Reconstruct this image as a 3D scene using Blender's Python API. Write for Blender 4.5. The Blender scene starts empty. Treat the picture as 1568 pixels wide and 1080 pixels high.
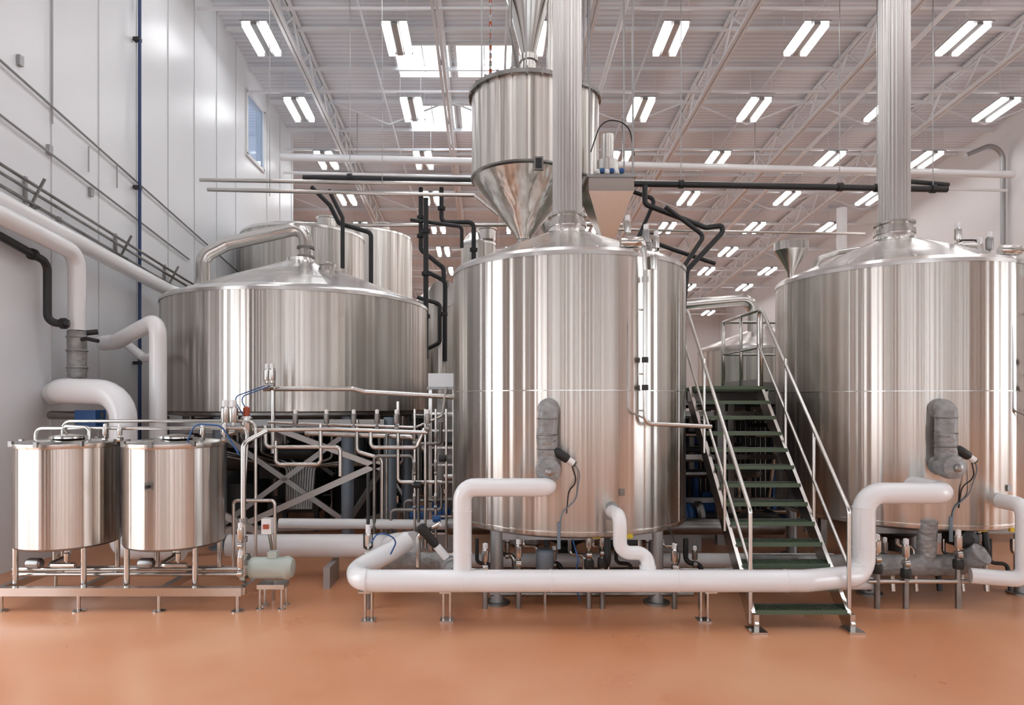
import bpy, bmesh, math, random
from mathutils import Vector, Matrix
random.seed(7)
sc = bpy.context.scene
V = Vector

# ------------------------------------------------------------------ materials
def srgb(r, g, b):
    f = lambda c: (c/255/12.92) if c/255 <= 0.04045 else ((c/255+0.055)/1.055)**2.4
    return (f(r), f(g), f(b), 1)

def mat(name, col, metal=0.0, rough=0.5, noise=None, bump=None, emit=None, aniso=None, coat=0.0, spec=None, ndet=5):
    m = bpy.data.materials.new(name); m.use_nodes = True
    nt = m.node_tree; N = nt.nodes; L = nt.links
    p = N['Principled BSDF']
    p.inputs['Base Color'].default_value = col
    p.inputs['Metallic'].default_value = metal
    p.inputs['Roughness'].default_value = rough
    if spec is not None: p.inputs['Specular IOR Level'].default_value = spec
    if coat: p.inputs['Coat Weight'].default_value = coat; p.inputs['Coat Roughness'].default_value = 0.15
    tc = N.new('ShaderNodeTexCoord')
    def mapped(scale):
        mp = N.new('ShaderNodeMapping'); mp.inputs['Scale'].default_value = scale
        L.new(tc.outputs['Object'], mp.inputs['Vector']); return mp
    if noise:
        scale, col2, lo, hi = noise
        mp = mapped(scale)
        n = N.new('ShaderNodeTexNoise'); n.inputs['Scale'].default_value = 1; n.inputs['Detail'].default_value = ndet
        L.new(mp.outputs[0], n.inputs['Vector'])
        r = N.new('ShaderNodeMapRange'); r.inputs['From Min'].default_value = lo; r.inputs['From Max'].default_value = hi
        L.new(n.outputs['Fac'], r.inputs['Value'])
        mx = N.new('ShaderNodeMix'); mx.data_type = 'RGBA'
        mx.inputs[6].default_value = col; mx.inputs[7].default_value = col2
        L.new(r.outputs[0], mx.inputs[0]); L.new(mx.outputs[2], p.inputs['Base Color'])
    if bump:
        scale, strength, dist = bump
        mp = mapped(scale)
        n = N.new('ShaderNodeTexNoise'); n.inputs['Scale'].default_value = 1; n.inputs['Detail'].default_value = 1
        L.new(mp.outputs[0], n.inputs['Vector'])
        b = N.new('ShaderNodeBump'); b.inputs['Strength'].default_value = strength; b.inputs['Distance'].default_value = dist
        L.new(n.outputs['Fac'], b.inputs['Height']); L.new(b.outputs[0], p.inputs['Normal'])
    if aniso:
        p.inputs['Anisotropic'].default_value = aniso
        p.inputs['Anisotropic Rotation'].default_value = 0.25
        t = N.new('ShaderNodeTangent'); t.direction_type = 'RADIAL'; t.axis = 'Z'
        L.new(t.outputs[0], p.inputs['Tangent'])
    if emit:
        p.inputs['Emission Color'].default_value = emit[0]; p.inputs['Emission Strength'].default_value = emit[1]
    return m

m_tank = mat('brushed_stainless_shell', (0.75,0.72,0.68,1), 1, 0.29, noise=((7,7,0.02),(0.50,0.47,0.43,1),0.38,0.62), ndet=2,  # upright colour noise paints reflection streaks into the shell
             bump=((7.5,7.5,0.015),0.85,0.022), aniso=0.94)
m_small = mat('brushed_stainless_small', (0.75,0.71,0.67,1), 1, 0.29, noise=((16,16,0.04),(0.52,0.48,0.44,1),0.38,0.62), ndet=2, bump=((16,16,0.04),0.65,0.010), aniso=0.94)  # reflection streaks deepened in the base colour here too
m_lid = mat('stainless_lid', (0.82,0.80,0.78,1), 1, 0.22, bump=((2.5,2.5,2.5),0.4,0.03))
m_steel = mat('stainless_pipe', (0.62,0.60,0.57,1), 1, 0.22)
m_stack = mat('fluted_stainless_stack', (0.64,0.62,0.60,1), 1, 0.28)
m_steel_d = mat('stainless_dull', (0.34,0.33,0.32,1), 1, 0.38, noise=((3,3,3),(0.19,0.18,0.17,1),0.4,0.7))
m_galv = mat('galvanised_frame', (0.38,0.38,0.38,1), 0.7, 0.42)
m_brace = mat('satin_steel_brace', (0.52,0.50,0.48,1), 0.7, 0.45)
m_pvc = mat('white_insulation_jacket', (0.84,0.835,0.84,1), 0, 0.25, coat=0.4)
m_wallL = mat('white_wall_panel', (0.83,0.845,0.86,1), 0, 0.30, noise=((0.25,0.25,0.25),(0.77,0.785,0.81,1),0.35,0.65))
m_wallR = mat('white_painted_wall', (0.85,0.84,0.84,1), 0, 0.5, noise=((0.3,0.3,0.3),(0.80,0.79,0.79,1),0.35,0.65))
m_seam = mat('wall_panel_seam', (0.60,0.61,0.62,1), 0, 0.5)
m_black = mat('black_insulation', (0.02,0.02,0.022,1), 0, 0.45)
m_dark = mat('dark_machinery', (0.03,0.03,0.03,1), 0.3, 0.5)
m_blue = mat('blue_paint', srgb(35,85,145), 0, 0.4)
m_navy = mat('dark_blue_pipe', srgb(40,62,105), 0, 0.4)
m_bgrey = mat('blue_grey_paint', srgb(125,138,150), 0.2, 0.4)
m_pump = mat('pump_paint', srgb(190,200,192), 0, 0.35)
m_yel = mat('yellow_tag', srgb(225,190,40), 0, 0.5)
m_wrap = mat('quilted_insulation_wrap', (0.24,0.235,0.23,1), 0.15, 0.42, noise=((7,7,7),(0.36,0.355,0.35,1),0.35,0.65), bump=((11,11,17),0.8,0.03))
m_grate = mat('green_grating', srgb(88,104,84), 0.2, 0.55)
m_joist = mat('joist_paint', (0.80,0.81,0.83,1), 0, 0.5)
m_light = mat('light_tube', (1,1,1,1), 0, 0.4, emit=((0.98,0.99,1.0,1), 18))
m_frame = mat('window_frame', (0.75,0.75,0.75,1), 0, 0.4)
m_orange = mat('copper_red_part', srgb(170,80,50), 0.1, 0.5)
m_col = mat('dark_grey_bars', (0.10,0.10,0.10,1), 0, 0.5)  # for window bars and the added columns mirrored in the steel

m_glass = bpy.data.materials.new('tinted_glazing'); m_glass.use_nodes = True
nt = m_glass.node_tree; nt.nodes.clear()
o_ = nt.nodes.new('ShaderNodeOutputMaterial'); t_ = nt.nodes.new('ShaderNodeBsdfTransparent'); g_ = nt.nodes.new('ShaderNodeBsdfGlossy'); x_ = nt.nodes.new('ShaderNodeMixShader')
t_.inputs[0].default_value = (0.45,0.50,0.56,1); g_.inputs['Roughness'].default_value = 0.05; x_.inputs[0].default_value = 0.06
nt.links.new(t_.outputs[0],x_.inputs[1]); nt.links.new(g_.outputs[0],x_.inputs[2]); nt.links.new(x_.outputs[0],o_.inputs[0])

m_ceil = mat('ribbed_roof_deck', (0.80,0.82,0.86,1), 0, 0.55)
nt = m_ceil.node_tree; N = nt.nodes; L = nt.links
tc = N.new('ShaderNodeTexCoord'); w = N.new('ShaderNodeTexWave'); w.bands_direction = 'Y'; w.inputs['Scale'].default_value = 1.9
L.new(tc.outputs['Object'], w.inputs['Vector'])
b = N.new('ShaderNodeBump'); b.inputs['Strength'].default_value = 0.4; b.inputs['Distance'].default_value = 0.03
L.new(w.outputs['Fac'], b.inputs['Height']); L.new(b.outputs[0], N['Principled BSDF'].inputs['Normal'])
mx = N.new('ShaderNodeMix'); mx.data_type = 'RGBA'; mx.inputs[6].default_value = (0.68,0.71,0.76,1); mx.inputs[7].default_value = (0.82,0.85,0.90,1)
L.new(w.outputs['Fac'], mx.inputs[0]); L.new(mx.outputs[2], N['Principled BSDF'].inputs['Base Color'])

m_floor = mat('terracotta_epoxy', srgb(214,146,104), 0, 0.3, noise=((0.6,0.6,0.6), srgb(226,168,130), 0.38, 0.66), bump=((4,4,4),0.08,0.01))
nt = m_floor.node_tree; N = nt.nodes; L = nt.links
tc = N.new('ShaderNodeTexCoord'); n = N.new('ShaderNodeTexNoise'); n.inputs['Scale'].default_value = 1.2; n.inputs['Detail'].default_value = 6
L.new(tc.outputs['Object'], n.inputs['Vector'])
r = N.new('ShaderNodeMapRange'); r.inputs['To Min'].default_value = 0.18; r.inputs['To Max'].default_value = 0.46
L.new(n.outputs['Fac'], r.inputs['Value']); L.new(r.outputs[0], N['Principled BSDF'].inputs['Roughness'])

# ------------------------------------------------------------------ builder
class B:
    def __init__(s, name, origin=(0,0,0)):
        s.name = name; s.o = V(origin); s.bm = bmesh.new(); s.mats = []
    def mi(s, m):
        if m not in s.mats: s.mats.append(m)
        return s.mats.index(m)
    def face(s, vs, i, smooth=False):
        try:
            f = s.bm.faces.new(vs); f.material_index = i; f.smooth = smooth
        except ValueError: pass
    def box(s, c, size, m, M=None):
        i = s.mi(m); c = V(c); h = V(size)/2
        P = []
        for x in (-1,1):
            for y in (-1,1):
                for z in (-1,1):
                    v = V((x*h.x, y*h.y, z*h.z))
                    if M is not None: v = M @ v
                    P.append(s.bm.verts.new(c+v))
        for q in ((0,1,3,2),(4,6,7,5),(0,4,5,1),(2,3,7,6),(0,2,6,4),(1,5,7,3)):
            s.face([P[k] for k in q], i)
        return s
    def quad(s, pts, m):
        s.face([s.bm.verts.new(V(p)) for p in pts], s.mi(m)); return s
    def beam(s, p0, p1, w, h, m):
        p0, p1 = V(p0), V(p1); d = p1-p0; l = d.length
        if l < 1e-5: return s
        x = d.normalized(); up = V((0,0,1)) if abs(x.z) < 0.98 else V((0,1,0))
        y = up.cross(x).normalized(); z = x.cross(y)
        M = Matrix((x,y,z)).transposed()
        return s.box((p0+p1)/2, (l,w,h), m, M)
    def rings(s, rs, m, closed_caps=(True,True)):
        i = s.mi(m); n = len(rs[0])
        vr = [[s.bm.verts.new(p) for p in r] for r in rs]
        for a, c in zip(vr, vr[1:]):
            for k in range(n):
                s.face([a[k], a[(k+1)%n], c[(k+1)%n], c[k]], i, True)
        if closed_caps[0]: s.face(list(reversed(vr[0])), i)
        if closed_caps[1]: s.face(vr[-1], i)
    def tube(s, pts, r, m, bend=None, seg=14, caps=True, jit=0):
        pts = [V(p) for p in pts]
        if bend is None: bend = r*2.4
        path = [pts[0]]
        for a, p, c in zip(pts, pts[1:], pts[2:]):
            d0 = (a-p); d1 = (c-p); l0 = d0.length; l1 = d1.length; d0.normalize(); d1.normalize()
            ang = d0.angle(d1)
            if ang > 3.1: path.append(p); continue
            t = min(bend/max(math.tan(ang/2),0.01), 0.48*l0, 0.48*l1)
            A = p+d0*t; C = p+d1*t
            ns = 7
            for k in range(ns+1):
                u = k/ns
                wq = 0.75
                q = (A*(1-u)**2 + p*(2*u*(1-u)*wq) + C*u*u)/((1-u)**2+2*u*(1-u)*wq+u*u)
                path.append(q)
        path.append(pts[-1])
        P = [path[0]]
        for q in path[1:]:
            d = (q-P[-1]).length
            if d > 1e-4:
                if jit and d > 0.05:
                    n = int(d/0.035); a = P[-1].copy()
                    for k in range(1,n): P.append(a.lerp(q,k/n))
                P.append(q)
        tang = []
        for k in range(len(P)):
            a = P[max(k-1,0)]; c = P[min(k+1,len(P)-1)]
            tang.append((c-a).normalized())
        t0 = tang[0]; nrm = t0.orthogonal().normalized(); rs = []
        for k, p in enumerate(P):
            if k:
                q = tang[k-1].rotation_difference(tang[k]); nrm = q @ nrm
            bi = tang[k].cross(nrm)
            pr = 1 + (random.uniform(-jit,jit) if jit else 0)
            ring = []
            for j in range(seg):
                a = 2*math.pi*j/seg
                rr = r*pr*(1+(random.uniform(-jit,jit)*0.5 if jit else 0))
                ring.append(p + nrm*(rr*math.cos(a)) + bi*(rr*math.sin(a)))
            rs.append(ring)
        s.rings(rs, m, (caps,caps)); return s
    def lathe(s, prof, c, m, seg=72, axis='z', flute=None, M=None, caps=(True,True)):
        c = V(c); rs = []
        for (r, z) in prof:
            ring = []
            for j in range(seg):
                a = 2*math.pi*j/seg; rr = r
                if flute: rr = r*(1 + flute[1]*math.cos(a*flute[0]))
                v = V((rr*math.cos(a), rr*math.sin(a), z))
                if axis == 'x': v = V((v.z, v.x, v.y))
                elif axis == 'y': v = V((v.y, v.z, v.x))
                if M is not None: v = M @ v
                ring.append(c+v)
            rs.append(ring)
        s.rings(rs, m, caps); return s
    def valve(s, c, m=None, k=1.0):
        c = V(c); m = m or m_steel
        s.lathe([(0.05*k,-0.03*k),(0.05*k,0.03*k)], c, m, 16, 'x')
        s.lathe([(0.015*k,0),(0.015*k,0.08*k),(0.04*k,0.08*k),(0.045*k,0.1*k),(0.045*k,0.22*k),(0.03*k,0.24*k)], c, m, 14)
        s.lathe([(0.032*k,0.24*k),(0.032*k,0.3*k),(0.01*k,0.31*k)], c, m_pvc, 14)
        return s
    def done(s, parent=None):
        for v in s.bm.verts: v.co -= s.o
        bmesh.ops.recalc_face_normals(s.bm, faces=s.bm.faces[:])
        for e in s.bm.edges:
            if len(e.link_faces) == 2 and e.calc_face_angle(0) > math.radians(32): e.smooth = False
        me = bpy.data.meshes.new(s.name); s.bm.to_mesh(me); s.bm.free()
        for m in s.mats: me.materials.append(m)
        ob = bpy.data.objects.new(s.name, me); sc.collection.objects.link(ob)
        if parent: ob.parent = parent; ob.location = s.o - parent.location
        else: ob.location = s.o
        return ob

def empty(name, loc):
    e = bpy.data.objects.new(name, None); e.location = loc; e.empty_display_size = 0.3
    sc.collection.objects.link(e); return e

# ------------------------------------------------------------------ room shell
XL, XR, YB, YF = -6.5, 16.1, 46.0, -9.0
ceilz = lambda y: 13.15 - 0.1*y
def grid_faces(us, vs, holes):
    us = sorted(set(us + [h[0] for h in holes] + [h[1] for h in holes]))
    vs = sorted(set(vs + [h[2] for h in holes] + [h[3] for h in holes]))
    out = []
    for a, b_ in zip(us, us[1:]):
        for c, d in zip(vs, vs[1:]):
            mu, mv = (a+b_)/2, (c+d)/2
            if any(h[0] < mu < h[1] and h[2] < mv < h[3] for h in holes): continue
            out.append((a,b_,c,d))
    return out

B('floor').box((2,18.5,-0.1),(34,57,0.2), m_floor).done()

sky = []
for y0, y1 in ((-5,-3.2),(0.5,2.3),(6,7.8),(11.4,13.2),(16.7,18.1),(19.5,20.9)):  # rows nearer the camera are unseen, added for more daylight
    sky += [(-2.5,-1.05,y0,y1),(-0.9,0.6,y0,y1)]
for y0, y1 in ((-5,-3.2),(0.5,2.3),(6,7.8)):  # unseen extra openings, added to light the front
    sky += [(8.0,9.5,y0,y1),(9.7,11.2,y0,y1)]
b = B('ceiling')
for (a,c,d,e) in grid_faces([-14.5,XR],[YF,YB], sky):
    b.quad([(a,d,ceilz(d)),(c,d,ceilz(d)),(c,e,ceilz(e)),(a,e,ceilz(e))], m_ceil)
b.done()
b = B('skylight_curbs')
for (a,c,d,e) in sky:
    for p, q in (((a,d),(c,d)),((c,d),(c,e)),((c,e),(a,e)),((a,e),(a,d))):
        b.beam((p[0],p[1],ceilz(p[1])+0.12),(q[0],q[1],ceilz(q[1])+0.12),0.06,0.36,m_frame)
    b.beam(((a+c)/2,d,ceilz(d)+.1),((a+c)/2,e,ceilz(e)+.1),0.03,0.04,m_frame)
b.done()

def side_wall(name, x, y0, y1, holes, m, out):
    b = B(name)
    for (a,c,d,e) in grid_faces([y0,y1],[0,13.9], holes):
        if e >= 13.9:
            b_pts = [(x,a,d),(x,c,d),(x,c,ceilz(c)),(x,a,ceilz(a))]
        else:
            b_pts = [(x,a,d),(x,c,d),(x,c,e),(x,a,e)]
        i = b.mi(m)
        f = [b.bm.verts.new(V(p)) for p in b_pts]; g = [b.bm.verts.new(V(p)+V((out*0.2,0,0))) for p in b_pts]
        b.face(f,i); b.face(g,i)
        for k in range(4): b.face([f[k],f[(k+1)%4],g[(k+1)%4],g[k]],i)
    return b
holesL = [(4.0,7.2,0.0,4.8),(-5.5,-1.0,0.0,4.8),(17.4,18.7,8.9,10.6)]
b = side_wall('wall_left', XL, YF, 21.6, holesL, m_wallL, -1)
y = 8.5
while y < 21.5:
    if abs(y-18) > 0.8: b.beam((XL+0.006,y,0),(XL+0.006,y,ceilz(y)-0.02),0.02,0.012,m_seam)
    y += 1.17
b.done()
b = B('window_1')
for yy in (17.4,18.7): b.box((XL-0.0,yy,9.75),(0.10,0.09,1.7),m_frame)
for zz in (8.9,10.6): b.box((XL-0.0,18.05,zz),(0.10,1.4,0.09),m_frame)
b.box((XL-0.0,18.05,9.75),(0.01,1.3,1.7),m_glass)
b.done()
for k,(a,c) in enumerate(((4.0,7.2),(-5.5,-1.0))):
    b = B('window_%d'%(k+2))
    n = 3
    for j in range(n+1): b.box((XL-0.08,a+(c-a)*j/n,2.4),(0.1,0.09,4.8),m_col)
    for zz in (0.05,1.6,3.2,4.76): b.box((XL-0.08,(a+c)/2,zz),(0.1,c-a,0.07),m_col)
    b.done()
side_wall('wall_right', XR, YF, YB, [(0,5,0.5,5.0)], m_wallR, 1).done()
B('wall_back').box((0.8,YB+0.1,4.4),(30.8,0.2,8.9),m_wallR).done()
b = B('wall_left_rear')
b.box((-14.5,34,5.6),(0.2,25,11.2),m_wallR)
b.box((-10.6,21.5,5.5),(8,0.2,11.0),m_wallR).done()
b = B('wall_front')
fr = [(-5.4,-4.6,0.3,6),(-3.0,-2.2,0.3,6),(-0.6,0.2,0.3,6),(1.8,2.6,0.3,6),(4.4,5.2,0.3,6),(6.8,7.5,0.3,6),(9.2,9.9,0.3,6),(11.6,12.3,0.3,6),(14,14.7,0.3,6)]  # unseen slots added behind the camera to streak the steel reflections
for (a,c,d,e) in grid_faces([XL,XR],[0,14.05],fr):
    b.box(((a+c)/2,YF-0.1,(d+e)/2),(c-a,0.2,e-d),m_wallR)
for (a,c,d,e) in fr:
    for zz in (2.2,4.1): b.box(((a+c)/2,YF-0.1,zz),(c-a,0.08,0.08),m_frame)
b.done()
b = B('added_reflection_columns')  # unseen dark uprights, added to give the steel dark bands to reflect
for x in (-3.7,-1.3,1.1,3.6,6.0,8.3,10.7,13.2): b.box((x,YF+0.3,6.5),(0.5,0.5,13.0),m_col)
for y in (-7.0,-0.3,2.6): b.box((XL+0.25,y,6.3),(0.4,0.6,12.6),m_col)
for y in (-4.0,6.5,12.0): b.box((XR-0.3,y,5.8),(0.5,0.5,11.6),m_col)
b.done()

# ------------------------------------------------------------------ roof steel
jxs = [-4.7,-1.2,2.3,5.8,9.3,12.8]
for k, jx in enumerate(jxs):
    b = B('roof_joist')
    y0, y1, dp = 10.0, 45.5, 0.8
    for dx in (-0.05,0.05):
        b.beam((jx+dx,y0,ceilz(y0)-0.09),(jx+dx,y1,ceilz(y1)-0.09),0.07,0.08,m_joist)
        b.beam((jx+dx,y0,ceilz(y0)-dp),(jx+dx,y1,ceilz(y1)-dp),0.07,0.08,m_joist)
    y = y0; up = True
    while y < y1-0.8:
        za, zb = (0.08, dp) if up else (dp, 0.08)
        b.beam((jx,y,ceilz(y)-za),(jx,y+0.7,ceilz(y+0.7)-zb),0.045,0.045,m_joist)
        y += 0.7; up = not up
    b.done()
b = B('roof_bridging')
y = 11.2; k = 0
while y < 45:
    xl = XL+0.05 if y < 21 else -14
    b.beam((xl,y,ceilz(y)-0.12),(XR-0.05,y,ceilz(y)-0.12),0.06,0.10,m_joist)
    if k%2 == 0: b.beam((xl,y,ceilz(y)-0.74),(XR-0.05,y,ceilz(y)-0.74),0.06,0.06,m_joist)
    if k%4 == 1:
        for jx in [-8.2]*(y>21)+jxs:
            b.beam((jx,y,ceilz(y)-0.1),(jx+1.75,y,ceilz(y)-0.78),0.04,0.04,m_joist)
            b.beam((jx+3.5,y,ceilz(y)-0.1),(jx+1.75,y,ceilz(y)-0.78),0.04,0.04,m_joist)
    y += 1.6; k += 1
for x in (-3.0,0.4,4.0,7.6,11.2): b.tube([(x,10,ceilz(10)-0.3),(x,45,ceilz(45)-0.3)],0.03,m_joist,seg=8)
for x in (2.9,9.9): b.tube([(x,10,ceilz(10)-0.95),(x,45,ceilz(45)-0.95)],0.06,m_pvc,seg=10)
b.done()
b = B('ceiling_light_fixtures')
for rx in (-8.4,-5.3,-2.15,1.0,4.2,7.35,11.0,14.1):
    yy = 0.2
    while yy < 45:
        if not (rx < -6.4 and yy < 22) and not (rx == 1.0 and 8 < yy < 14):
            z = ceilz(yy)-0.95
            M = Matrix.Rotation(-0.0997,3,'X')
            b.box((rx,yy,z+0.09),(0.6,1.2,0.03),m_galv,M)
            for dx in (-0.2,0.2): b.box((rx+dx,yy,z+0.02),(0.14,1.06,0.05),m_light,M)
            b.box((rx,yy,z+0.05),(0.14,1.12,0.05),m_galv,M)
            for dx in (-0.28,0.28):
                for dy in (-.5,.5): b.beam((rx+dx,yy+dy,z+0.08),(rx+dx,yy+dy,ceilz(yy+dy)-0.01),0.01,0.01,m_joist)
        yy += 3.0
b.done()

# ------------------------------------------------------------------ brew kettles
def kettle(cx, cy, extra):
    e = empty('brew_kettle', (cx,cy,0)); o = (cx,cy,0); R = 1.47
    b = B('shell', o)
    b.lathe([(R-0.015,0.845),(R,0.87),(R,2.42),(R,3.90)], o, m_tank, 128, caps=(False,False))
    b.done(e)
    b = B('dished_bottom', o)
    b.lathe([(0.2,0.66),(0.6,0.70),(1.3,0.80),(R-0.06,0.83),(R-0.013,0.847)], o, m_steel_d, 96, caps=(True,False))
    b.done(e)
    b = B('weld_seams', o)
    for z in (2.42,0.90):
        b.lathe([(R-0.01,z-0.010),(R+0.005,z-0.005),(R+0.005,z+0.005),(R-0.01,z+0.010)], o, m_steel, 128, caps=(False,False))
    for a in (-2.35,-0.62):
        b.beam((cx+(R+.001)*math.cos(a),cy+(R+.001)*math.sin(a),0.9),(cx+(R+.001)*math.cos(a),cy+(R+.001)*math.sin(a),3.88),0.008,0.008,m_steel)
    b.done(e)
    b = B('lid', o)
    b.lathe([(R+0.006,3.88),(R+0.006,3.925),(R-0.03,3.965),(R-0.12,3.99),(0.80,4.24),(0.30,4.44),(0.235,4.49),(0.23,4.56)], o, m_lid, 96, caps=(False,False))
    for k in range(12):
        a = 2*math.pi*k/12+0.13
        b.beam((cx+1.33*math.cos(a),cy+1.33*math.sin(a),3.998),(cx+0.33*math.cos(a),cy+0.33*math.sin(a),4.432),0.02,0.012,m_lid)
    b.done(e)
    b = B('exhaust_stack', o)
    b.lathe([(0.25,4.54),(0.25,4.60),(0.215,4.61),(0.215,4.66),(0.25,4.67),(0.25,4.70)], o, m_steel, 48)
    b.lathe([(0.185,4.6),(0.185,ceilz(cy)-0.02)], o, m_stack, 240, flute=(26,0.022))
    for z in (8.2,11.0): b.lathe([(0.2,z),(0.205,z+0.02),(0.2,z+0.04)], o, m_steel, 48)
    b.done(e)
    b = B('legs', o)
    for dx, dy in ((-0.92,-1.0),(0.9,-1.0),(-0.92,1.0),(0.9,1.0)):
        b.lathe([(0.10,0.02),(0.075,0.03),(0.075,0.95)], (cx+dx,cy+dy,0), m_galv, 20)
        b.lathe([(0.15,0.0),(0.15,0.025)], (cx+dx,cy+dy,0), m_steel_d, 20)
    b.beam((cx-0.92,cy-1.0,0.78),(cx+0.9,cy-1.0,0.78),0.08,0.1,m_galv)
    b.beam((cx-0.92,cy+1.0,0.78),(cx+0.9,cy+1.0,0.78),0.08,0.1,m_galv)
    b.lathe([(0.12,0.3),(0.12,0.45),(0.3,0.55),(0.3,0.7)],(cx,cy,0),m_dark,24)
    b.done(e)
    wx = cx-0.38
    sy = cy-math.sqrt(R*R-0.38**2)
    b = B('wrapped_valve', o)
    b.tube([(wx,sy+0.02,2.22),(wx,sy-0.13,2.22),(wx-0.02,sy-0.15,1.95),(wx,sy-0.13,1.58),(wx,sy+0.02,1.58)], 0.108, m_wrap, bend=0.08, seg=24, jit=0.045)
    for z in (2.12,1.95,1.80,1.66): b.lathe([(0.108,z-0.006),(0.116,z),(0.108,z+0.006)], (wx-0.012,sy-0.14,0), m_steel_d, 20)
    b.lathe([(0.03,-0.16),(0.06,-0.15),(0.125,-0.12),(0.135,-0.02),(0.11,0.08)], (wx-0.01,sy-0.16,1.58), m_wrap, 24, 'y')
    b.lathe([(0.02,-0.19),(0.045,-0.18),(0.045,-0.14)], (wx-0.01,sy-0.16,1.58), m_steel_d, 16, 'y')
    Mr = Matrix.Rotation(math.radians(125),3,'Y') 
    c0 = (wx+0.10,sy-0.2,1.76)
    b.lathe([(0.03,-0.06),(0.045,-0.03),(0.05,0.0),(0.05,0.10),(0.04,0.12)], c0, m_dark, 16, M=Mr)
    b.lathe([(0.036,0.12),(0.036,0.19),(0.02,0.2)], c0, m_pvc, 16, M=Mr)
    b.lathe([(0.037,0.19),(0.03,0.21)], c0, m_grate, 16, M=Mr)
    b.tube([(wx+0.26,sy-0.2,1.65),(wx+0.33,sy-0.15,1.55),(wx+0.30,sy-0.06,1.25),(wx+0.14,sy-0.04,1.1),(wx+0.12,sy-0.03,0.75)],0.007,m_bgrey,bend=0.15,seg=8)
    b.tube([(wx+0.22,sy-0.2,1.68),(wx+0.30,sy-0.15,1.45),(wx+0.22,sy-0.06,1.35),(wx+0.2,sy-0.04,1.1)],0.007,m_dark,bend=0.15,seg=8)
    b.lathe([(0.02,0.72),(0.02,1.0)],(wx+0.12,sy-0.03,0),m_bgrey,12)
    b.done(e)
    b = B('dip_tube', o)
    px = cx+0.68; py = cy-math.sqrt(R*R-0.68**2)-0.07
    b.tube([(px-0.02,py+0.35,4.12),(px-0.02,py-0.03,4.02),(px,py-0.01,3.72),(px,py,2.06),(cx+1.45,py+0.16,2.02)],0.024,m_steel,bend=0.08)
    for z in (3.62,2.75,2.45): b.lathe([(0.036,z-0.03),(0.036,z+0.03)],(px,py,0),m_dark if z<3 else m_steel,14)
    b.lathe([(0.05,-0.12),(0.06,-0.1),(0.06,0.1),(0.05,0.12)],(px-0.12,py+0.12,4.05),m_steel,16,'x')
    b.lathe([(0.04,3.75),(0.045,3.78),(0.045,3.9),(0.03,3.92)],(px+0.12,py+0.1,0),m_steel,16)
    b.tube([(px-0.2,py+0.10,4.0),(px-0.2,py-0.0,3.8),(px-0.19,py-0.01,2.2),(px-0.02,py-0.04,2.12)],0.011,m_steel_d,bend=0.06,seg=8)
    for z in (3.3,2.6,2.2): b.box((px,py+0.05,z),(0.03,0.1,0.02),m_steel)
    b.done(e)
    b = B('lid_fittings', o)
    b.lathe([(0.10,4.0),(0.10,4.32),(0.13,4.33),(0.13,4.36),(0.05,4.40)],(cx+0.95,cy+0.35,0),m_steel,24)
    b.tube([(cx+0.75,cy-0.15,4.2),(cx+0.75,cy-0.15,4.36),(cx+1.02,cy-0.2,4.36),(cx+1.02,cy-0.2,4.1)],0.03,m_steel)
    b.tube([(cx+0.95,cy+0.1,4.15),(cx+0.95,cy+0.1,4.5),(cx+1.2,cy+0.1,4.5),(cx+1.2,cy+0.1,4.0)],0.012,m_dark,bend=0.05)
    b.valve((cx+0.75,cy-0.15,4.36)); b.valve((cx+1.15,cy,4.2)); b.valve((cx+0.9,cy-0.5,4.15),m_steel_d)
    b.lathe([(0.2,4.1),(0.2,4.26),(0.23,4.27),(0.23,4.3),(0.1,4.34)],(cx-0.35,cy+0.7,0),m_steel,32)
    if extra:
        b.lathe([(0.04,3.98),(0.05,4.18),(0.22,4.47),(0.235,4.49),(0.235,4.61),(0.22,4.62)],(cx-1.07,cy+0.7,0),m_steel,32)
        b.tube([(cx-0.9,cy+0.45,4.1),(cx-0.85,cy+0.3,4.3),(cx-0.65,cy+0.2,4.36),(cx-0.45,cy,4.36)],0.04,m_steel)
    b.done(e)
    b = B('nameplate_tags', o)
    b.box((cx+0.42,cy-1.415,1.32),(0.06,0.02,0.07),m_steel_d,Matrix.Rotation(0.29,3,'Z'))
    for dx in (0.15,0.5): b.box((cx+dx,cy-1.38,0.84),(0.09,0.03,0.04),m_yel)
    b.tube([(cx+0.3,cy-1.2,0.8),(cx+0.3,cy-1.25,0.55),(cx+0.3,cy-1.0,0.4)],0.04,m_dark)
    b.done(e)
kettle(1.0, 8.44, False)
kettle(5.45, 8.8, True)

# ------------------------------------------------------------------ lauter tun
cx, cy, R = -3.48, 12.0, 2.32
e = empty('lauter_tun', (cx,cy,0)); o = (cx,cy,0)
B('shell', o).lathe([(R,2.15),(R,4.0)], o, m_tank, 160, caps=(False,False)).done(e)
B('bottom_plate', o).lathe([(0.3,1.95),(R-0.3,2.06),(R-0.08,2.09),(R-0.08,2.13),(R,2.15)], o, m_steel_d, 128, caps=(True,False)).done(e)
b = B('lid', o)
b.lathe([(R+0.01,3.97),(R+0.01,4.02),(R-0.05,4.07),(R-0.2,4.12),(1.3,4.46),(0.45,4.78),(0.26,4.86),(0.24,4.92)], o, m_lid, 128, caps=(False,True))
for k in range(16):
    a = 2*math.pi*k/16+0.1
    b.beam((cx+2.1*math.cos(a),cy+2.1*math.sin(a),4.125),(cx+0.5*math.cos(a),cy+0.5*math.sin(a),4.768),0.025,0.014,m_lid)
b.lathe([(0.12,4.5),(0.12,4.66),(0.15,4.67),(0.15,4.70),(0.06,4.73)],(cx+0.65,cy-0.6,0),m_steel,24)
b.done(e)
b = B('vapour_duct', o)
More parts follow.
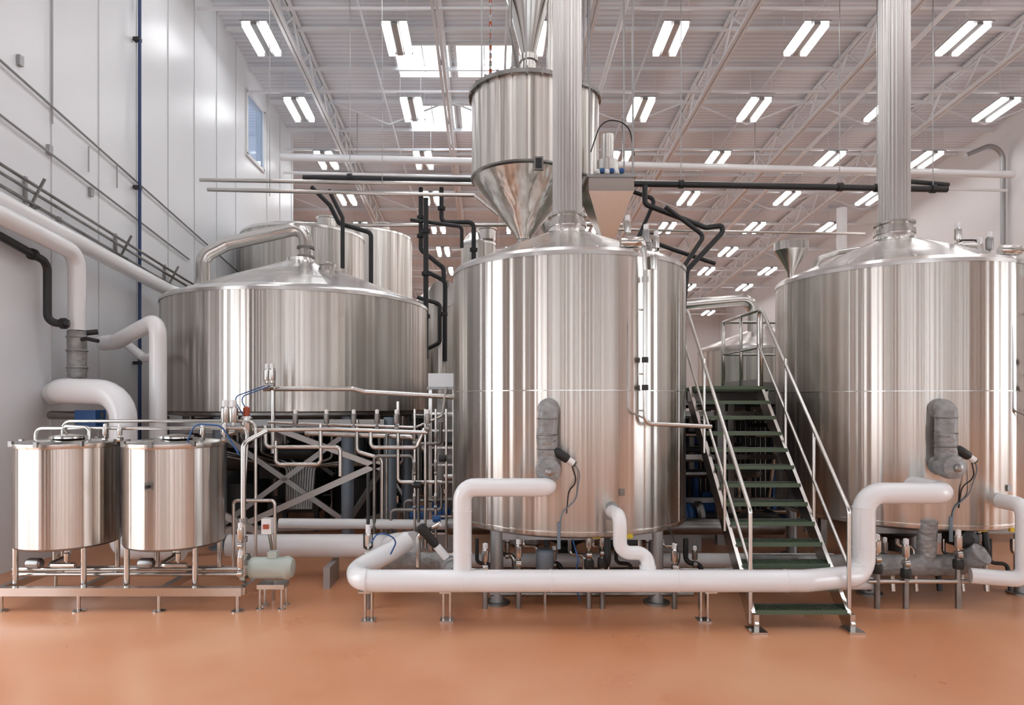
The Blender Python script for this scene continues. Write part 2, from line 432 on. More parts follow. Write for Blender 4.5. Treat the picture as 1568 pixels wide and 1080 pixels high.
b.tube([(cx+0.1,cy,4.9),(cx+0.1,cy,5.52),(cx-1.35,cy,5.2),(cx-1.75,cy-0.1,4.95),(cx-1.75,cy-0.1,4.2)],0.125,m_steel,bend=0.25,seg=24)
for z in (4.95,5.12): b.lathe([(0.16,z-0.02),(0.16,z+0.02)],(cx+0.1,cy,0),m_steel_d,24)
b.done(e)
b = B('support_frame', o)
for k in range(6):
    a = math.radians(20+60*k) - math.radians(72)
    x, y = cx+1.95*math.cos(a), cy+1.95*math.sin(a)
    b.lathe([(0.16,0),(0.16,0.03),(0.1,0.03),(0.1,2.06)],(x,y,0),m_bgrey,20)
    a2 = a+math.radians(60)
    x2, y2 = cx+1.95*math.cos(a2), cy+1.95*math.sin(a2)
    b.beam((x,y,1.92),(x2,y2,1.92),0.1,0.16,m_galv)
    b.beam((x,y,0.3),(x2,y2,0.3),0.07,0.09,m_galv)
    b.beam((x,y,0.35),(x2,y2,1.8),0.06,0.08,m_galv)
    if k%2: b.beam((x2,y2,0.35),(x,y,1.8),0.06,0.08,m_galv)
b.beam((cx-1.9,cy-0.6,1.85),(cx+1.9,cy-0.6,1.85),0.15,0.2,m_galv)
b.beam((cx-1.9,cy+0.6,1.85),(cx+1.9,cy+0.6,1.85),0.15,0.2,m_galv)
b.lathe([(0.15,0),(0.15,0.03),(0.1,0.03),(0.1,2.06)],(cx+1.97,cy-2.1,0),m_bgrey,20)
b.beam((cx-1.0,cy-2.3,0.1),(cx+1.9,cy-2.3,1.40),0.06,0.09,m_brace)
b.beam((cx-1.2,cy-2.36,1.0),(cx+0.6,cy-2.36,0.1),0.06,0.09,m_brace)
b.beam((cx+0.3,cy-2.3,1.9),(cx+1.9,cy-2.3,1.3),0.06,0.08,m_brace)
b.beam((cx-1.4,cy-2.2,1.98),(cx+1.9,cy-2.2,1.98),0.08,0.1,m_galv)
b.done(e)
b = B('gearbox_and_dark_fill', o)
b.lathe([(0.35,0.5),(0.4,0.55),(0.4,1.0),(0.28,1.1),(0.28,1.5),(0.2,1.55),(0.2,1.98)],(cx,cy,0),m_dark,32)
b.lathe([(0.1,-0.5),(0.2,-0.48),(0.2,0.2),(0.15,0.25)],(cx-0.7,cy-0.7,1.3),m_dark,24,'x')
b.lathe([(0.05,-0.4),(0.13,-0.38),(0.13,0.2),(0.1,0.25)],(cx+0.3,cy-1.0,1.45),m_dark,24,'x')
b.box((cx-0.3,cy-0.6,1.2),(0.35,0.4,0.45),m_dark)
b.lathe([(0.5,0.0),(0.5,0.9),(0.2,1.2)],(cx+1.0,cy+0.4,0),m_dark,24)  # this drum and the next are added to keep the underside dark
b.lathe([(0.45,0.0),(0.45,0.8),(0.2,1.1)],(cx-1.1,cy+0.3,0),m_dark,24)
b.box((cx,cy,0.42),(0.9,0.9,0.17),m_dark)
for (dx,dy) in ((-0.4,-0.4),(0.4,-0.4),(-0.4,0.4),(0.4,0.4)): b.box((cx+dx,cy+dy,0.17),(0.08,0.08,0.34),m_dark)
b.done(e)
b = B('underside_piping_dark_fill', o)
for k in range(11):
    x = cx-2.0+0.4*k
    b.tube([(x,cy-0.9,2.05),(x,cy-0.9,1.55-0.03*k),(cx+0.1+0.04*k,cy-1.1+0.02*k,1.2),(cx+0.1+0.04*k,cy-1.1,0.5)],0.03,m_steel_d)
for k in range(7):  # dark cylinders added to block the bright floor behind the tun
    x = cx-2.0+0.62*k
    b.lathe([(0.16,0.05),(0.2,0.1),(0.2,1.5),(0.16,1.6)],(x,cy+2.0+0.1*(k%2),0),m_dark if k%2 else m_steel_d,20)
b.tube([(cx-2.1,cy+1.9,1.75),(cx+1.9,cy+1.9,1.75)],0.12,m_dark)
b.done(e)

# ------------------------------------------------------------------ rear vessels
def vessel(cx, cy, R, z0, z1, zt, neck=None, name='fermentation_tank'):
    e = empty(name,(cx,cy,0)); o=(cx,cy,0)
    B('shell',o).lathe([(R,z0),(R,z1)],o,m_tank,96,caps=(False,False)).done(e)
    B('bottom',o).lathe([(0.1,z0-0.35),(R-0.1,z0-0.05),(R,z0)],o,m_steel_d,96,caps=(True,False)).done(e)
    b = B('lid',o)
    b.lathe([(R+0.01,z1-0.06),(R+0.01,z1),(R-0.05,z1+0.04),(0.3,zt),(0.25,zt+0.05)],o,m_lid,96,caps=(False,True))
    b.lathe([(0.22,z1+0.05),(0.22,z1+0.3),(0.26,z1+0.31),(0.26,z1+0.34),(0.1,z1+0.38)],(cx+R*0.5,cy-R*0.45,0),m_steel,24)
    b.done(e)
    b = B('legs',o)
    for k in range(4):
        a = math.pi/4+k*math.pi/2
        b.lathe([(0.14,0),(0.14,0.03),(0.09,0.03),(0.09,z0+0.1)],(cx+(R-0.15)*math.cos(a),cy+(R-0.15)*math.sin(a),0),m_galv,16)
    b.beam((cx-R*0.7,cy-R*0.7,z0*0.5),(cx+R*0.7,cy-R*0.7,z0*0.5),0.08,0.1,m_galv)
    b.done(e)
    if neck:
        b = B('vapour_duct',o); b.tube(neck,0.14,m_steel,bend=0.3,seg=20); b.done(e)
    return e
vessel(-4.85,17.0,1.55,0.6,6.55,6.8)
vessel(-4.45,22.6,1.75,1.4,7.9,8.2)
vessel(-1.15,15.4,0.68,0.7,4.6,4.95)
vessel(6.6,15.8,1.5,1.2,3.55,4.05,neck=[(6.3,15.6,3.9),(6.3,15.6,4.75),(4.6,15.6,4.6),(4.2,15.6,4.5)])
vessel(10.6,15.4,1.5,1.2,3.5,4.0)
vessel(-0.3,17.0,0.45,0.6,6.4,6.6)
b = B('sight_glass_manway')
b.lathe([(0.27,-0.03),(0.31,-0.03),(0.31,0.03),(0.27,0.03)],(-1.05,14.66,4.72),m_steel,32,'y')
b.lathe([(0.02,-0.02),(0.27,-0.02),(0.27,0.02)],(-1.05,14.7,4.72),m_steel_d,32,'y')
b.done()

# ------------------------------------------------------------------ grist hoppers
def hopper(cx, cy, R, zt, zb, ztip, rt=0.12):
    e = empty('grist_hopper',(cx,cy,0)); o=(cx,cy,0)
    B('shell',o).lathe([(R,zb),(R,zt)],o,m_tank,96,caps=(False,False)).done(e)
    b = B('cone',o)
    b.lathe([(rt,ztip),(rt+0.01,ztip+0.04),(R,zb)],o,m_tank,96,caps=(False,False)); b.done(e)
    b = B('rims',o)
    b.lathe([(R-0.02,zt-0.04),(R+0.05,zt-0.04),(R+0.05,zt+0.02),(0.3,zt+0.12),(0.28,zt+0.12)],o,m_steel_d,96,caps=(False,True))
    b.lathe([(R-0.02,zb-0.03),(R+0.015,zb-0.01),(R+0.015,zb+0.02),(R-0.02,zb+0.03)],o,m_steel_d,96,caps=(False,False))
    for k in range(24):
        a = 2*math.pi*k/24
        b.lathe([(0.02,zt-0.06),(0.02,zt+0.05)],(cx+(R+0.03)*math.cos(a),cy+(R+0.03)*math.sin(a),0),m_steel_d,8)
    b.done(e)
    return e
e = hopper(0.55,10.5,0.84,7.2,5.87,4.9)
o = (0.55,10.5,0)
b = B('inspection_hatch',o)
b.box((0.72,9.655,5.82),(0.14,0.04,0.2),m_steel_d); b.box((0.72,9.63,5.82),(0.09,0.03,0.14),m_black)
b.done(e)
b = B('downpipe',o)
b.tube([(0.55,10.5,4.95),(0.55,10.5,0.6)],0.11,m_steel,seg=20)
b.lathe([(0.2,0.0),(0.2,0.04),(0.3,0.05),(0.3,0.6),(0.12,0.75)],(0.55,10.5,0),m_galv,20)
b.done(e)
b = B('feed_funnel',o)
b.lathe([(0.12,7.28),(0.12,7.75),(0.15,7.76),(0.15,7.85),(0.11,7.87),(0.34,8.75),(0.36,8.78),(0.36,10.2),(0.2,10.4),(0.2,12.05)],(0.62,10.5,0),m_steel,40)
b.lathe([(0.3,7.3),(0.3,7.38),(0.32,7.4)],(0.62,10.5,0),m_steel_d,32)
b.tube([(0.35,10.3,12.0),(0.32,10.3,8.2),(0.45,10.4,7.6),(0.45,10.4,7.3)],0.03,m_steel_d)
b.tube([(0.95,10.3,7.3),(0.95,10.3,8.6),(1.15,10.3,9.0),(1.15,10.3,12.0)],0.05,m_steel)
for a in (0.5,2.6,4.7): b.beam((0.55+0.8*math.cos(a),10.5+0.8*math.sin(a),7.2),(0.55+0.8*math.cos(a),10.5+0.8*math.sin(a),12.05),0.025,0.025,m_galv)
b.done(e)
e = hopper(1.38,13.5,0.86,8.5,6.75,5.5)
o = (1.38,13.5,0)
b = B('hanger_rods',o)
for a in (0.5,2.6,4.7): b.beam((1.38+0.8*math.cos(a),13.5+0.8*math.sin(a),8.5),(1.38+0.8*math.cos(a),13.5+0.8*math.sin(a),11.75),0.025,0.025,m_galv)
b.tube([(1.38,13.5,8.6),(1.38,13.5,11.75)],0.15,m_steel); b.tube([(1.38,13.5,5.6),(1.38,13.5,2.6)],0.1,m_steel)
b.done(e)
b = B('malt_weigh_hopper',(2.25,12.5,0))
def frus(b,c,r0,z0,r1,z1,m):
    rs = [[V((c[0]+sx*r0,c[1]+sy*r0,z0)) for sx,sy in ((-1,-1),(1,-1),(1,1),(-1,1))],[V((c[0]+sx*r1,c[1]+sy*r1,z1)) for sx,sy in ((-1,-1),(1,-1),(1,1),(-1,1))]]
    i=b.mi(m); a=[b.bm.verts.new(p) for p in rs[0]]; d=[b.bm.verts.new(p) for p in rs[1]]
    for k in range(4): b.face([a[k],a[(k+1)%4],d[(k+1)%4],d[k]],i)
    b.face(a,i); b.face(d,i)
frus(b,(2.25,12.5),0.12,5.4,0.42,6.2,m_steel)
frus(b,(2.25,12.5),0.42,6.2,0.42,6.45,m_steel)
frus(b,(2.25,12.5),0.46,6.45,0.46,6.5,m_galv)
b.lathe([(0.3,6.5),(0.3,6.62),(0.2,6.66),(0.2,6.9),(0.12,6.95),(0.12,7.4)],(2.25,12.5,0),m_steel,24)
for sx in (-0.4,0.4):
    for sy in (-0.4,0.4): b.beam((2.25+sx,12.5+sy,6.5),(2.25+sx,12.5+sy,11.85),0.03,0.03,m_galv)
b.tube([(2.25,12.5,5.45),(2.25,12.5,2.6)],0.1,m_steel)
for k in range(6): b.lathe([(0.05,-0.04),(0.06,0),(0.04,0.04)],(1.98+0.09*k,12.05,6.54+0.02*(k%2)),m_blue if k%2 else m_pvc,10)
b.tube([(1.9,12.3,7.0),(2.1,12.2,7.6),(2.6,12.2,7.5),(2.7,12.2,6.9)],0.012,m_black,bend=0.3)
b.done()
b = B('hoist_chain')
z = 6.9; k = 0
while z < 12.0:
    b.box((0.01,10.2,z),(0.045 if k%2 else 0.015,0.015 if k%2 else 0.045,0.075),m_orange if k%3 == 0 else m_steel_d); z += 0.062; k += 1
b.done()

# ------------------------------------------------------------------ CIP tanks on skid
for k,(cx,cy) in enumerate(((-4.9,7.6),(-3.66,7.6))):
    e = empty('cleaning_solution_tank',(cx,cy,0)); o=(cx,cy,0)
    B('shell',o).lathe([(0.54,0.69),(0.54,1.80)],o,m_small,96,caps=(False,False)).done(e)
    B('bottom',o).lathe([(0.05,0.60),(0.5,0.66),(0.53,0.67),(0.54,0.69)],o,m_steel_d,64,caps=(True,False)).done(e)
    b = B('lid',o)
    b.lathe([(0.55,1.78),(0.555,1.80),(0.555,1.83),(0.53,1.84),(0.2,1.88),(0.19,1.90)],o,m_steel,72,caps=(False,True))
    b.lathe([(0.16,1.88),(0.16,1.90),(0.18,1.91),(0.05,1.93)],(cx+0.1,cy-0.15,0),m_steel,24)
    for a in range(0,360,45):
        b.box((cx+0.55*math.cos(math.radians(a)),cy+0.55*math.sin(math.radians(a)),1.83),(0.04,0.04,0.06),m_steel_d)
    b.done(e)
    b = B('legs',o)
    for dx in (-0.38,0.38):
        for dy in (-0.33,0.33):
            b.lathe([(0.03,0.26),(0.03,0.72)],(cx+dx,cy+dy,0),m_steel,14)
    b.done(e)
    b = B('sample_port',o)
    if k == 1:
        b.box((cx-0.02,cy-0.55,1.38),(0.08,0.03,0.08),m_steel_d); b.lathe([(0.02,-0.03),(0.02,0.02)],(cx-0.02,cy-0.57,1.38),m_dark,12,'y')
    b.tube([(cx,cy,0.63),(cx,cy,0.5),(cx,cy-0.35,0.48),(cx+0.3,cy-0.35,0.48)],0.03,m_steel); b.valve((cx+0.2,cy-0.35,0.48),k=0.6)
    b.lathe([(0.05,-0.08),(0.06,-0.06),(0.06,0.06),(0.04,0.08)],(cx-0.15,cy-0.35,0.50),m_steel_d,14,'x')
    b.done(e)
b = B('tank_skid_frame')
for y in (7.15,8.05): b.box((-4.08,y,0.22),(2.74,0.08,0.09),m_steel)
for x in (-5.4,-4.5,-3.6,-2.72): b.box((x,7.6,0.22),(0.07,0.9,0.08),m_steel)
for x in (-5.35,-4.5,-3.62,-2.76):
    for y in (7.15,8.05): b.lathe([(0.07,0),(0.07,0.012),(0.02,0.025),(0.02,0.18)],(x,y,0),m_steel,16)
for z in (0.34,0.40): b.tube([(-5.4,7.4,z),(-2.8,7.4,z)],0.022,m_steel)
b.tube([(-5.25,7.55,1.82),(-5.25,7.55,1.99),(-2.8,7.55,1.99),(-2.8,7.3,0.35)],0.02,m_steel,bend=0.08)
b.tube([(-5.2,7.95,0.22),(-5.2,7.95,2.06),(-2.85,7.95,2.06),(-2.85,7.95,0.3)],0.02,m_steel,bend=0.1)
b.tube([(-2.68,7.1,0.4),(-2.68,7.1,1.85),(-2.5,7.3,1.97)],0.028,m_steel,bend=0.1)
for z in (0.55,0.8,1.0): b.lathe([(0.045,z-0.03),(0.045,z+0.03)],(-2.68,7.1,0),m_steel_d,14)
b.valve((-2.68,7.02,0.75),k=0.8); b.valve((-2.68,7.02,0.45),k=0.8)
b.tube([(-4.9,7.6,1.9),(-4.9,7.5,2.02),(-4.6,7.5,2.0),(-4.6,7.5,1.85)],0.02,m_steel)
for x in (-4.42,-4.25,-3.3,-3.05): b.valve((x,7.5,1.86),k=0.6)
b.tube([(-3.4,7.35,1.86),(-3.3,7.3,2.05),(-3.0,7.3,2.03),(-2.8,7.3,1.7)],0.009,m_blue,bend=0.12,seg=8)
b.done()
b = B('transfer_pump')
b.lathe([(0.06,-0.28),(0.11,-0.26),(0.12,-0.2),(0.12,0.12),(0.13,0.13),(0.13,0.17),(0.1,0.22),(0.02,0.23)],(-2.42,7.3,0.44),m_pump,28,'x')
b.lathe([(0.13,-0.06),(0.16,-0.03),(0.16,0.03),(0.1,0.06)],(-2.72,7.3,0.44),m_steel,28,'x')
b.box((-2.42,7.3,0.25),(0.3,0.2,0.05),m_steel)
for x in (-2.54,-2.3):
    for y in (7.22,7.38): b.lathe([(0.045,0),(0.045,0.012),(0.015,0.02),(0.015,0.24)],(x,y,0),m_steel,12)
b.box((-2.42,7.3,0.59),(0.1,0.1,0.07),m_pump)
b.done()
b = B('control_valve_box')
b.box((-2.5,7.35,0.9),(0.11,0.1,0.17),m_pvc); b.box((-2.5,7.29,0.9),(0.06,0.02,0.05),m_orange)
b.tube([(-2.5,7.4,0.82),(-2.5,7.5,0.6),(-2.5,7.55,0.0)],0.02,m_steel)
b.done()

# ------------------------------------------------------------------ front insulated header
b = B('insulated_steam_pipe')
yh, zh, r = 6.62, 0.48, 0.112
b.tube([(-0.95,7.5,0.70),(-1.1,7.35,0.62),(-1.42,6.95,0.50),(-1.32,yh,zh),(3.2,yh,zh),(3.95,6.9,0.46),(3.95,6.9,1.33),(4.86,6.9,1.33),(4.86,7.5,1.33)],r,m_pvc,bend=0.2,seg=28)
b.tube([(-0.28,6.68,zh),(-0.28,6.68,1.42),(0.6,6.68,1.42),(0.6,7.1,1.42)],0.095,m_pvc,bend=0.13,seg=24)
b.tube([(1.30,7.1,1.12),(1.34,6.72,1.12),(1.34,6.72,0.74),(1.62,6.72,0.74),(1.62,6.66,0.5)],0.072,m_pvc,bend=0.11,seg=20)
b.lathe([(0.1,-0.03),(0.1,0.04)],(1.30,7.02,1.12),m_wrap,20,'y')
b.lathe([(0.085,0),(0.085,0.05)],(1.62,6.7,0.57),m_pvc,20)
for x in (-1.25,3.0,0.62,-0.28,1.9):
    b.lathe([(r+0.004,-0.006),(r+0.004,0.006)],(x,yh,zh),m_pvc,28,'x')
for z in (0.75,1.18):
    b.lathe([(0.099,z-0.006),(0.099,z+0.006)],(-0.28,6.68,0),m_pvc,28); b.lathe([(r+0.004,z-0.006),(r+0.004,z+0.006)],(3.95,6.9,0),m_pvc,28)
b.tube([(5.75,7.4,1.18),(5.75,7.02,1.18),(5.75,7.02,0.38),(5.3,7.2,0.38)],0.085,m_pvc,bend=0.12,seg=20)
b.done()
b = B('pipe_support_stand')
for x in (-1.27,-0.45,2.24):
    for dx in (-0.035,0.035): b.box((x+dx,6.85,0.19),(0.02,0.07,0.36),m_steel)
    b.box((x,6.85,0.008),(0.14,0.14,0.016),m_steel); b.box((x,6.75,0.365),(0.12,0.3,0.02),m_steel)
b.done()
b = B('insulated_return_pipe')
b.tube([(-3.4,8.5,0.42),(-1.45,8.5,0.42),(-1.2,8.3,0.42),(-1.2,7.9,0.55),(-0.9,7.7,0.62)],0.15,m_pvc,bend=0.25,seg=24)
b.tube([(-2.9,9.0,0.62),(-0.6,9.0,0.60)],0.07,m_pvc,seg=16)
b.tube([(-1.25,7.6,0.42),(-0.55,7.6,0.42),(-0.4,7.3,0.42),(-0.35,6.75,0.46)],0.12,m_wrap,bend=0.2,seg=24,jit=0.03)
b.tube([(-0.6,8.0,0.35),(4.2,8.0,0.35)],0.09,m_pvc,seg=20)
b.tube([(-0.6,7.75,0.3),(3.6,7.75,0.3)],0.03,m_steel)
b.tube([(-0.6,9.4,0.5),(4.2,9.4,0.5)],0.12,m_steel_d,seg=16)
b.tube([(3.0,7.5,0.42),(4.1,7.5,0.42),(5.4,7.5,0.42),(5.5,7.3,0.6)],0.12,m_wrap,bend=0.15,seg=24,jit=0.03)
b.tube([(3.3,7.35,0.25),(4.3,7.35,0.25)],0.07,m_pvc,seg=16)
b.tube([(5.0,7.5,0.42),(5.0,7.45,0.95)],0.1,m_wrap,seg=20,jit=0.03)
for x in (-2.0,0.2,1.9,3.6): b.box((x,8.25,0.13),(0.08,0.5,0.26),m_galv)
b.done()
b = B('valve_manifold')
for x,z in ((-1.35,0.62),(-0.05,0.45),(0.32,0.5),(1.1,0.6),(1.25,0.62),(2.05,0.45),(4.3,0.55),(4.62,0.5),(5.2,0.6)):
    b.tube([(x,7.25,0.0),(x,7.25,z)],0.03,m_steel_d); b.valve((x,7.25,z),k=0.9)
    b.lathe([(0.05,z-0.16),(0.055,z-0.14),(0.055,z-0.08),(0.05,z-0.06)],(x,7.25,0),m_steel_d if x<1 else m_dark,14)
b.tube([(-0.2,7.25,0.3),(2.2,7.25,0.3)],0.025,m_steel); b.tube([(4.2,7.25,0.3),(5.3,7.25,0.3)],0.025,m_steel)
b.lathe([(0.09,0.35),(0.1,0.37),(0.1,0.62),(0.08,0.64)],(0.62,7.35,0),m_bgrey,20); b.lathe([(0.02,0.0),(0.02,0.36)],(0.62,7.35,0),m_steel,10)
b.tube([(-1.3,7.15,0.75),(-1.2,7.05,0.9),(-1.0,7.1,0.8),(-1.1,7.2,0.6)],0.008,m_blue,seg=8,bend=.1)
b.tube([(-0.8,7.3,0.45),(-0.8,7.3,0.8),(-0.55,7.2,0.95)],0.03,m_steel)
b.lathe([(0.05,-0.2),(0.11,-0.18),(0.11,0.12),(0.06,0.16)],(1.6,7.7,0.65),m_dark,20,'x')
b.lathe([(0.05,-0.2),(0.11,-0.18),(0.11,0.12),(0.06,0.16)],(5.45,7.6,0.72),m_dark,20,'y')
# drain loops, small tees and cables between the kettle legs
for x0_,x1_ in ((-0.15,2.3),(4.2,6.4)):
    k = 0; x = x0_
    while x < x1_:
        z = 0.42+0.1*(k%3)
        b.tube([(x,7.6,0.7),(x,7.6,z),(x+0.16,7.55,z),(x+0.16,7.5,0.12)],0.022+0.008*(k%2),m_steel if k%3 else m_dark,seg=10)
        if k%2: b.valve((x+0.08,7.52,z),m_steel_d,k=0.7)
        x += 0.27; k += 1
b.tube([(0.0,7.4,0.12),(2.3,7.4,0.12)],0.03,m_steel_d)
b.tube([(0.9,7.1,0.8),(0.95,7.0,0.6),(0.9,7.05,0.35),(1.0,7.2,0.1)],0.008,m_blue,seg=8,bend=.1)
b.tube([(2.0,7.3,0.9),(2.1,7.2,0.6),(2.05,7.25,0.35)],0.008,m_dark,seg=8,bend=.1)
b.done()
b = B('valve_actuator')
Mr = Matrix.Rotation(math.radians(-40),3,'Y')
b.lathe([(0.03,-0.1),(0.05,-0.06),(0.05,0.08),(0.06,0.1),(0.06,0.18),(0.03,0.2)],(-0.65,7.2,0.78),m_dark,16,M=Mr)
b.lathe([(0.025,-0.28),(0.045,-0.27),(0.045,-0.1)],(-0.65,7.2,0.78),m_pvc,16,M=Mr)
b.tube([(-1.36,7.3,0.62),(-1.36,7.3,1.5)],0.02,m_dark)
b.lathe([(0.05,0.66),(0.055,0.68),(0.055,0.82),(0.04,0.84)],(-1.36,7.3,0),m_dark,16)
b.lathe([(0.03,0.84),(0.03,0.92),(0.01,0.93)],(-1.36,7.3,0),m_pvc,16)
b.done()

# ------------------------------------------------------------------ left wall pipes
b = B('wall_insulated_pipe')
b.tube([(-6.2,3.0,5.18),(-6.2,8.2,4.84),(-6.2,12.6,4.45),(-5.8,13.2,4.3)],0.12,m_pvc,seg=20)
b.tube([(-6.1,3.0,4.88),(-6.1,8.2,4.62),(-6.1,9.65,4.48),(-6.1,9.65,3.35)],0.12,m_pvc,bend=0.25,seg=24)
b.tube([(-6.28,10.6,3.25),(-5.95,10.4,3.25),(-4.85,9.55,3.50),(-4.85,9.55,1.4)],0.12,m_pvc,bend=0.22,seg=24)
b.tube([(-6.28,11.0,3.4),(-5.6,10.6,3.0),(-5.0,9.95,3.0)],0.07,m_pvc,bend=0.2,seg=16)
b.tube([(-6.38,9.6,2.42),(-5.95,9.1,2.45),(-5.05,9.0,2.42),(-5.05,9.0,0.55),(-5.05,9.0,0.3),(-4.2,8.9,0.3)],0.175,m_pvc,bend=0.38,seg=28)
b.done()
b = B('jacketed_control_valve')
b.tube([(-6.1,9.65,3.34),(-6.1,9.65,2.65)],0.13,m_wrap,seg=20,jit=0.03)
for z in (3.25,3.05,2.8): b.lathe([(0.135,z-0.02),(0.15,z),(0.135,z+0.02)],(-6.1,9.65,0),m_wrap,20)
b.tube([(-6.1,9.65,3.2),(-5.9,9.55,3.22),(-5.7,9.5,3.18)],0.03,m_black)
b.tube([(-6.1,9.65,3.3),(-5.85,9.75,3.34)],0.04,m_black)
b.tube([(-6.1,9.65,2.7),(-6.1,9.65,2.3)],0.05,m_steel_d)
b.box((-5.75,9.4,2.05),(0.3,0.25,0.25),m_blue)
b.tube([(-6.4,9.5,2.1),(-5.6,9.4,2.1)],0.06,m_steel_d)
b.done()
b = B('black_insulated_pipe')
b.tube([(-6.3,3.0,4.74),(-6.3,8.4,4.43),(-6.3,9.3,4.28),(-6.3,9.3,3.42),(-6.05,9.4,3.42)],0.055,m_black,bend=0.15,seg=16)
b.lathe([(0.08,-0.03),(0.08,0.03)],(-6.3,9.0,4.33),m_dark,14,'y'); b.lathe([(0.08,-0.03),(0.08,0.03)],(-6.12,9.38,3.42),m_dark,14,'x')
b.done()
b = B('wall_conduit')
for dz, dx in ((0,0),(-0.13,0.03),(-0.28,0.0)):
    b.tube([(-6.36+dx,3.0,5.88+dz),(-6.36+dx,8.4,5.4+dz),(-6.36+dx,13.6,4.85+dz),(-6.36+dx,14.2,4.8+dz)],0.024,m_steel_d,seg=10)
for y in (9.1,11.3,13.0):
    zz = 5.4-(y-8.4)*0.106
    b.beam((-6.45,y,zz-0.4),(-6.2,y,zz+0.08),0.03,0.03,m_steel_d); b.box((-6.47,y,zz-0.14),(0.03,0.05,0.5),m_steel_d); b.box((-6.36,y,zz-0.33),(0.22,0.04,0.03),m_steel_d)
b.tube([(-6.45,4.5,7.4),(-6.45,8.6,6.8),(-6.45,17.2,5.55)],0.018,m_galv,seg=8)
b.tube([(-6.45,4.5,6.6),(-6.45,8.6,6.08),(-6.45,14,5.35)],0.018,m_galv,seg=8)
for y,z in ((9.0,7.4),(9.6,6.4),(10.6,6.1),(11.2,5.2),(9.8,5.4)): b.box((-6.47,y,z-0.4),(0.05,0.08,0.14),m_galv)
for y in (9.63,10.5,11.3): b.tube([(-6.45,y,6.4),(-6.45,y,8.6 if y<10 else 6.0)],0.012,m_galv,seg=8)
b.done()
b = B('compressed_air_pipe')
b.tube([(-6.38,11.9,0.6),(-6.38,11.9,11.9)],0.03,m_navy,seg=12)
for z in (3.0,6.2,8.9): b.box((-6.42,11.9,z),(0.12,0.1,0.06),m_dark)
b.done()

# ------------------------------------------------------------------ process piping near lauter tun
b = B('process_piping')
T = lambda pts, r=0.03, m=None: b.tube(pts, r*0.85, m or m_steel, seg=12)
T([(-3.05,8.8,2.47),(-2.9,8.8,2.47),(-1.85,8.8,2.47),(-1.7,8.85,2.43),(-0.5,9.0,2.36)],0.04)
T([(-2.92,8.8,2.75),(-2.92,8.8,1.6)],0.035)
b.valve((-3.0,8.8,2.5)); b.valve((-2.9,8.7,2.5))
T([(-2.95,8.7,2.02),(-1.0,8.8,1.95),(-0.65,8.9,2.1),(-0.6,9.0,2.5)],0.022)
T([(-3.3,8.2,1.93),(-2.0,8.3,1.95),(-0.8,8.4,1.9)],0.03)
T([(-2.85,8.3,2.0),(-2.85,8.3,1.72),(-2.2,8.3,1.72),(-1.9,8.3,1.72),(-1.9,8.3,1.35)],0.03)
T([(-2.72,8.3,1.8),(-2.72,8.3,1.5),(-2.15,8.3,1.5),(-2.15,8.3,2.02)],0.03)
T([(-1.55,8.5,1.95),(-1.55,8.5,1.7),(-0.95,8.5,1.7),(-0.85,8.5,1.95)],0.03)
T([(-1.85,9.1,2.05),(-1.85,9.1,1.6),(-1.5,9.1,1.5),(-1.5,9.1,0.2)],0.035)
T([(-2.6,9.2,1.85),(-1.1,9.2,1.8),(-0.9,9.2,1.6),(-0.9,9.2,0.3)],0.04)
T([(-1.25,8.9,2.3),(-1.25,8.9,1.2),(-0.65,8.9,1.2)],0.03)
for x in (-1.0,-0.86,-0.72,-0.58): T([(x,8.7,0.35),(x,8.7,2.2)],0.022)
for z in (0.9,1.35,1.75):
    for x in (-1.0,-0.72): b.valve((x,8.66,z),m_steel_d,k=0.6)
for x,z in ((-0.95,1.2),(-0.7,0.75),(-0.62,1.55)): b.lathe([(0.04,-0.05),(0.045,-0.04),(0.045,0.04),(0.04,0.05)],(x,8.6,z),m_blue if z<1 else m_dark,12,'x')
T([(-3.1,7.9,0.2),(-3.1,7.9,1.1),(-2.6,7.9,1.1),(-2.6,7.9,0.4)],0.025)
b.valve((-3.2,7.9,1.95),k=1.2); b.valve((-3.1,7.9,1.95),k=1.2)
for x in (-2.5,-2.1,-1.75,-1.45,-1.2,-0.8): b.valve((x,8.4,1.95),m_steel_d,k=0.8)
b.lathe([(0.06,1.9),(0.07,1.93),(0.07,2.1),(0.05,2.12)],(-2.98,8.0,0),m_steel,16)
b.lathe([(0.04,2.12),(0.04,2.22),(0.01,2.24)],(-2.98,8.0,0),m_orange,16)
for x in (-3.0,-2.92): b.tube([(x,8.0,2.1),(x-0.15,8.0,2.35),(x+0.1,8.4,2.5)],0.007,m_blue,seg=8,bend=.1)
for k in range(5):
    x = random.uniform(-1.6,-0.9); y = random.uniform(8.9,9.4); z = random.uniform(0.7,1.9); q = random.uniform(0.3,0.7)
    T([(x,y,0.1),(x,y,z),(x+q,y,z),(x+q,y,z+random.choice([-0.4,0.3]))],0.028,m_steel_d)
b.done()

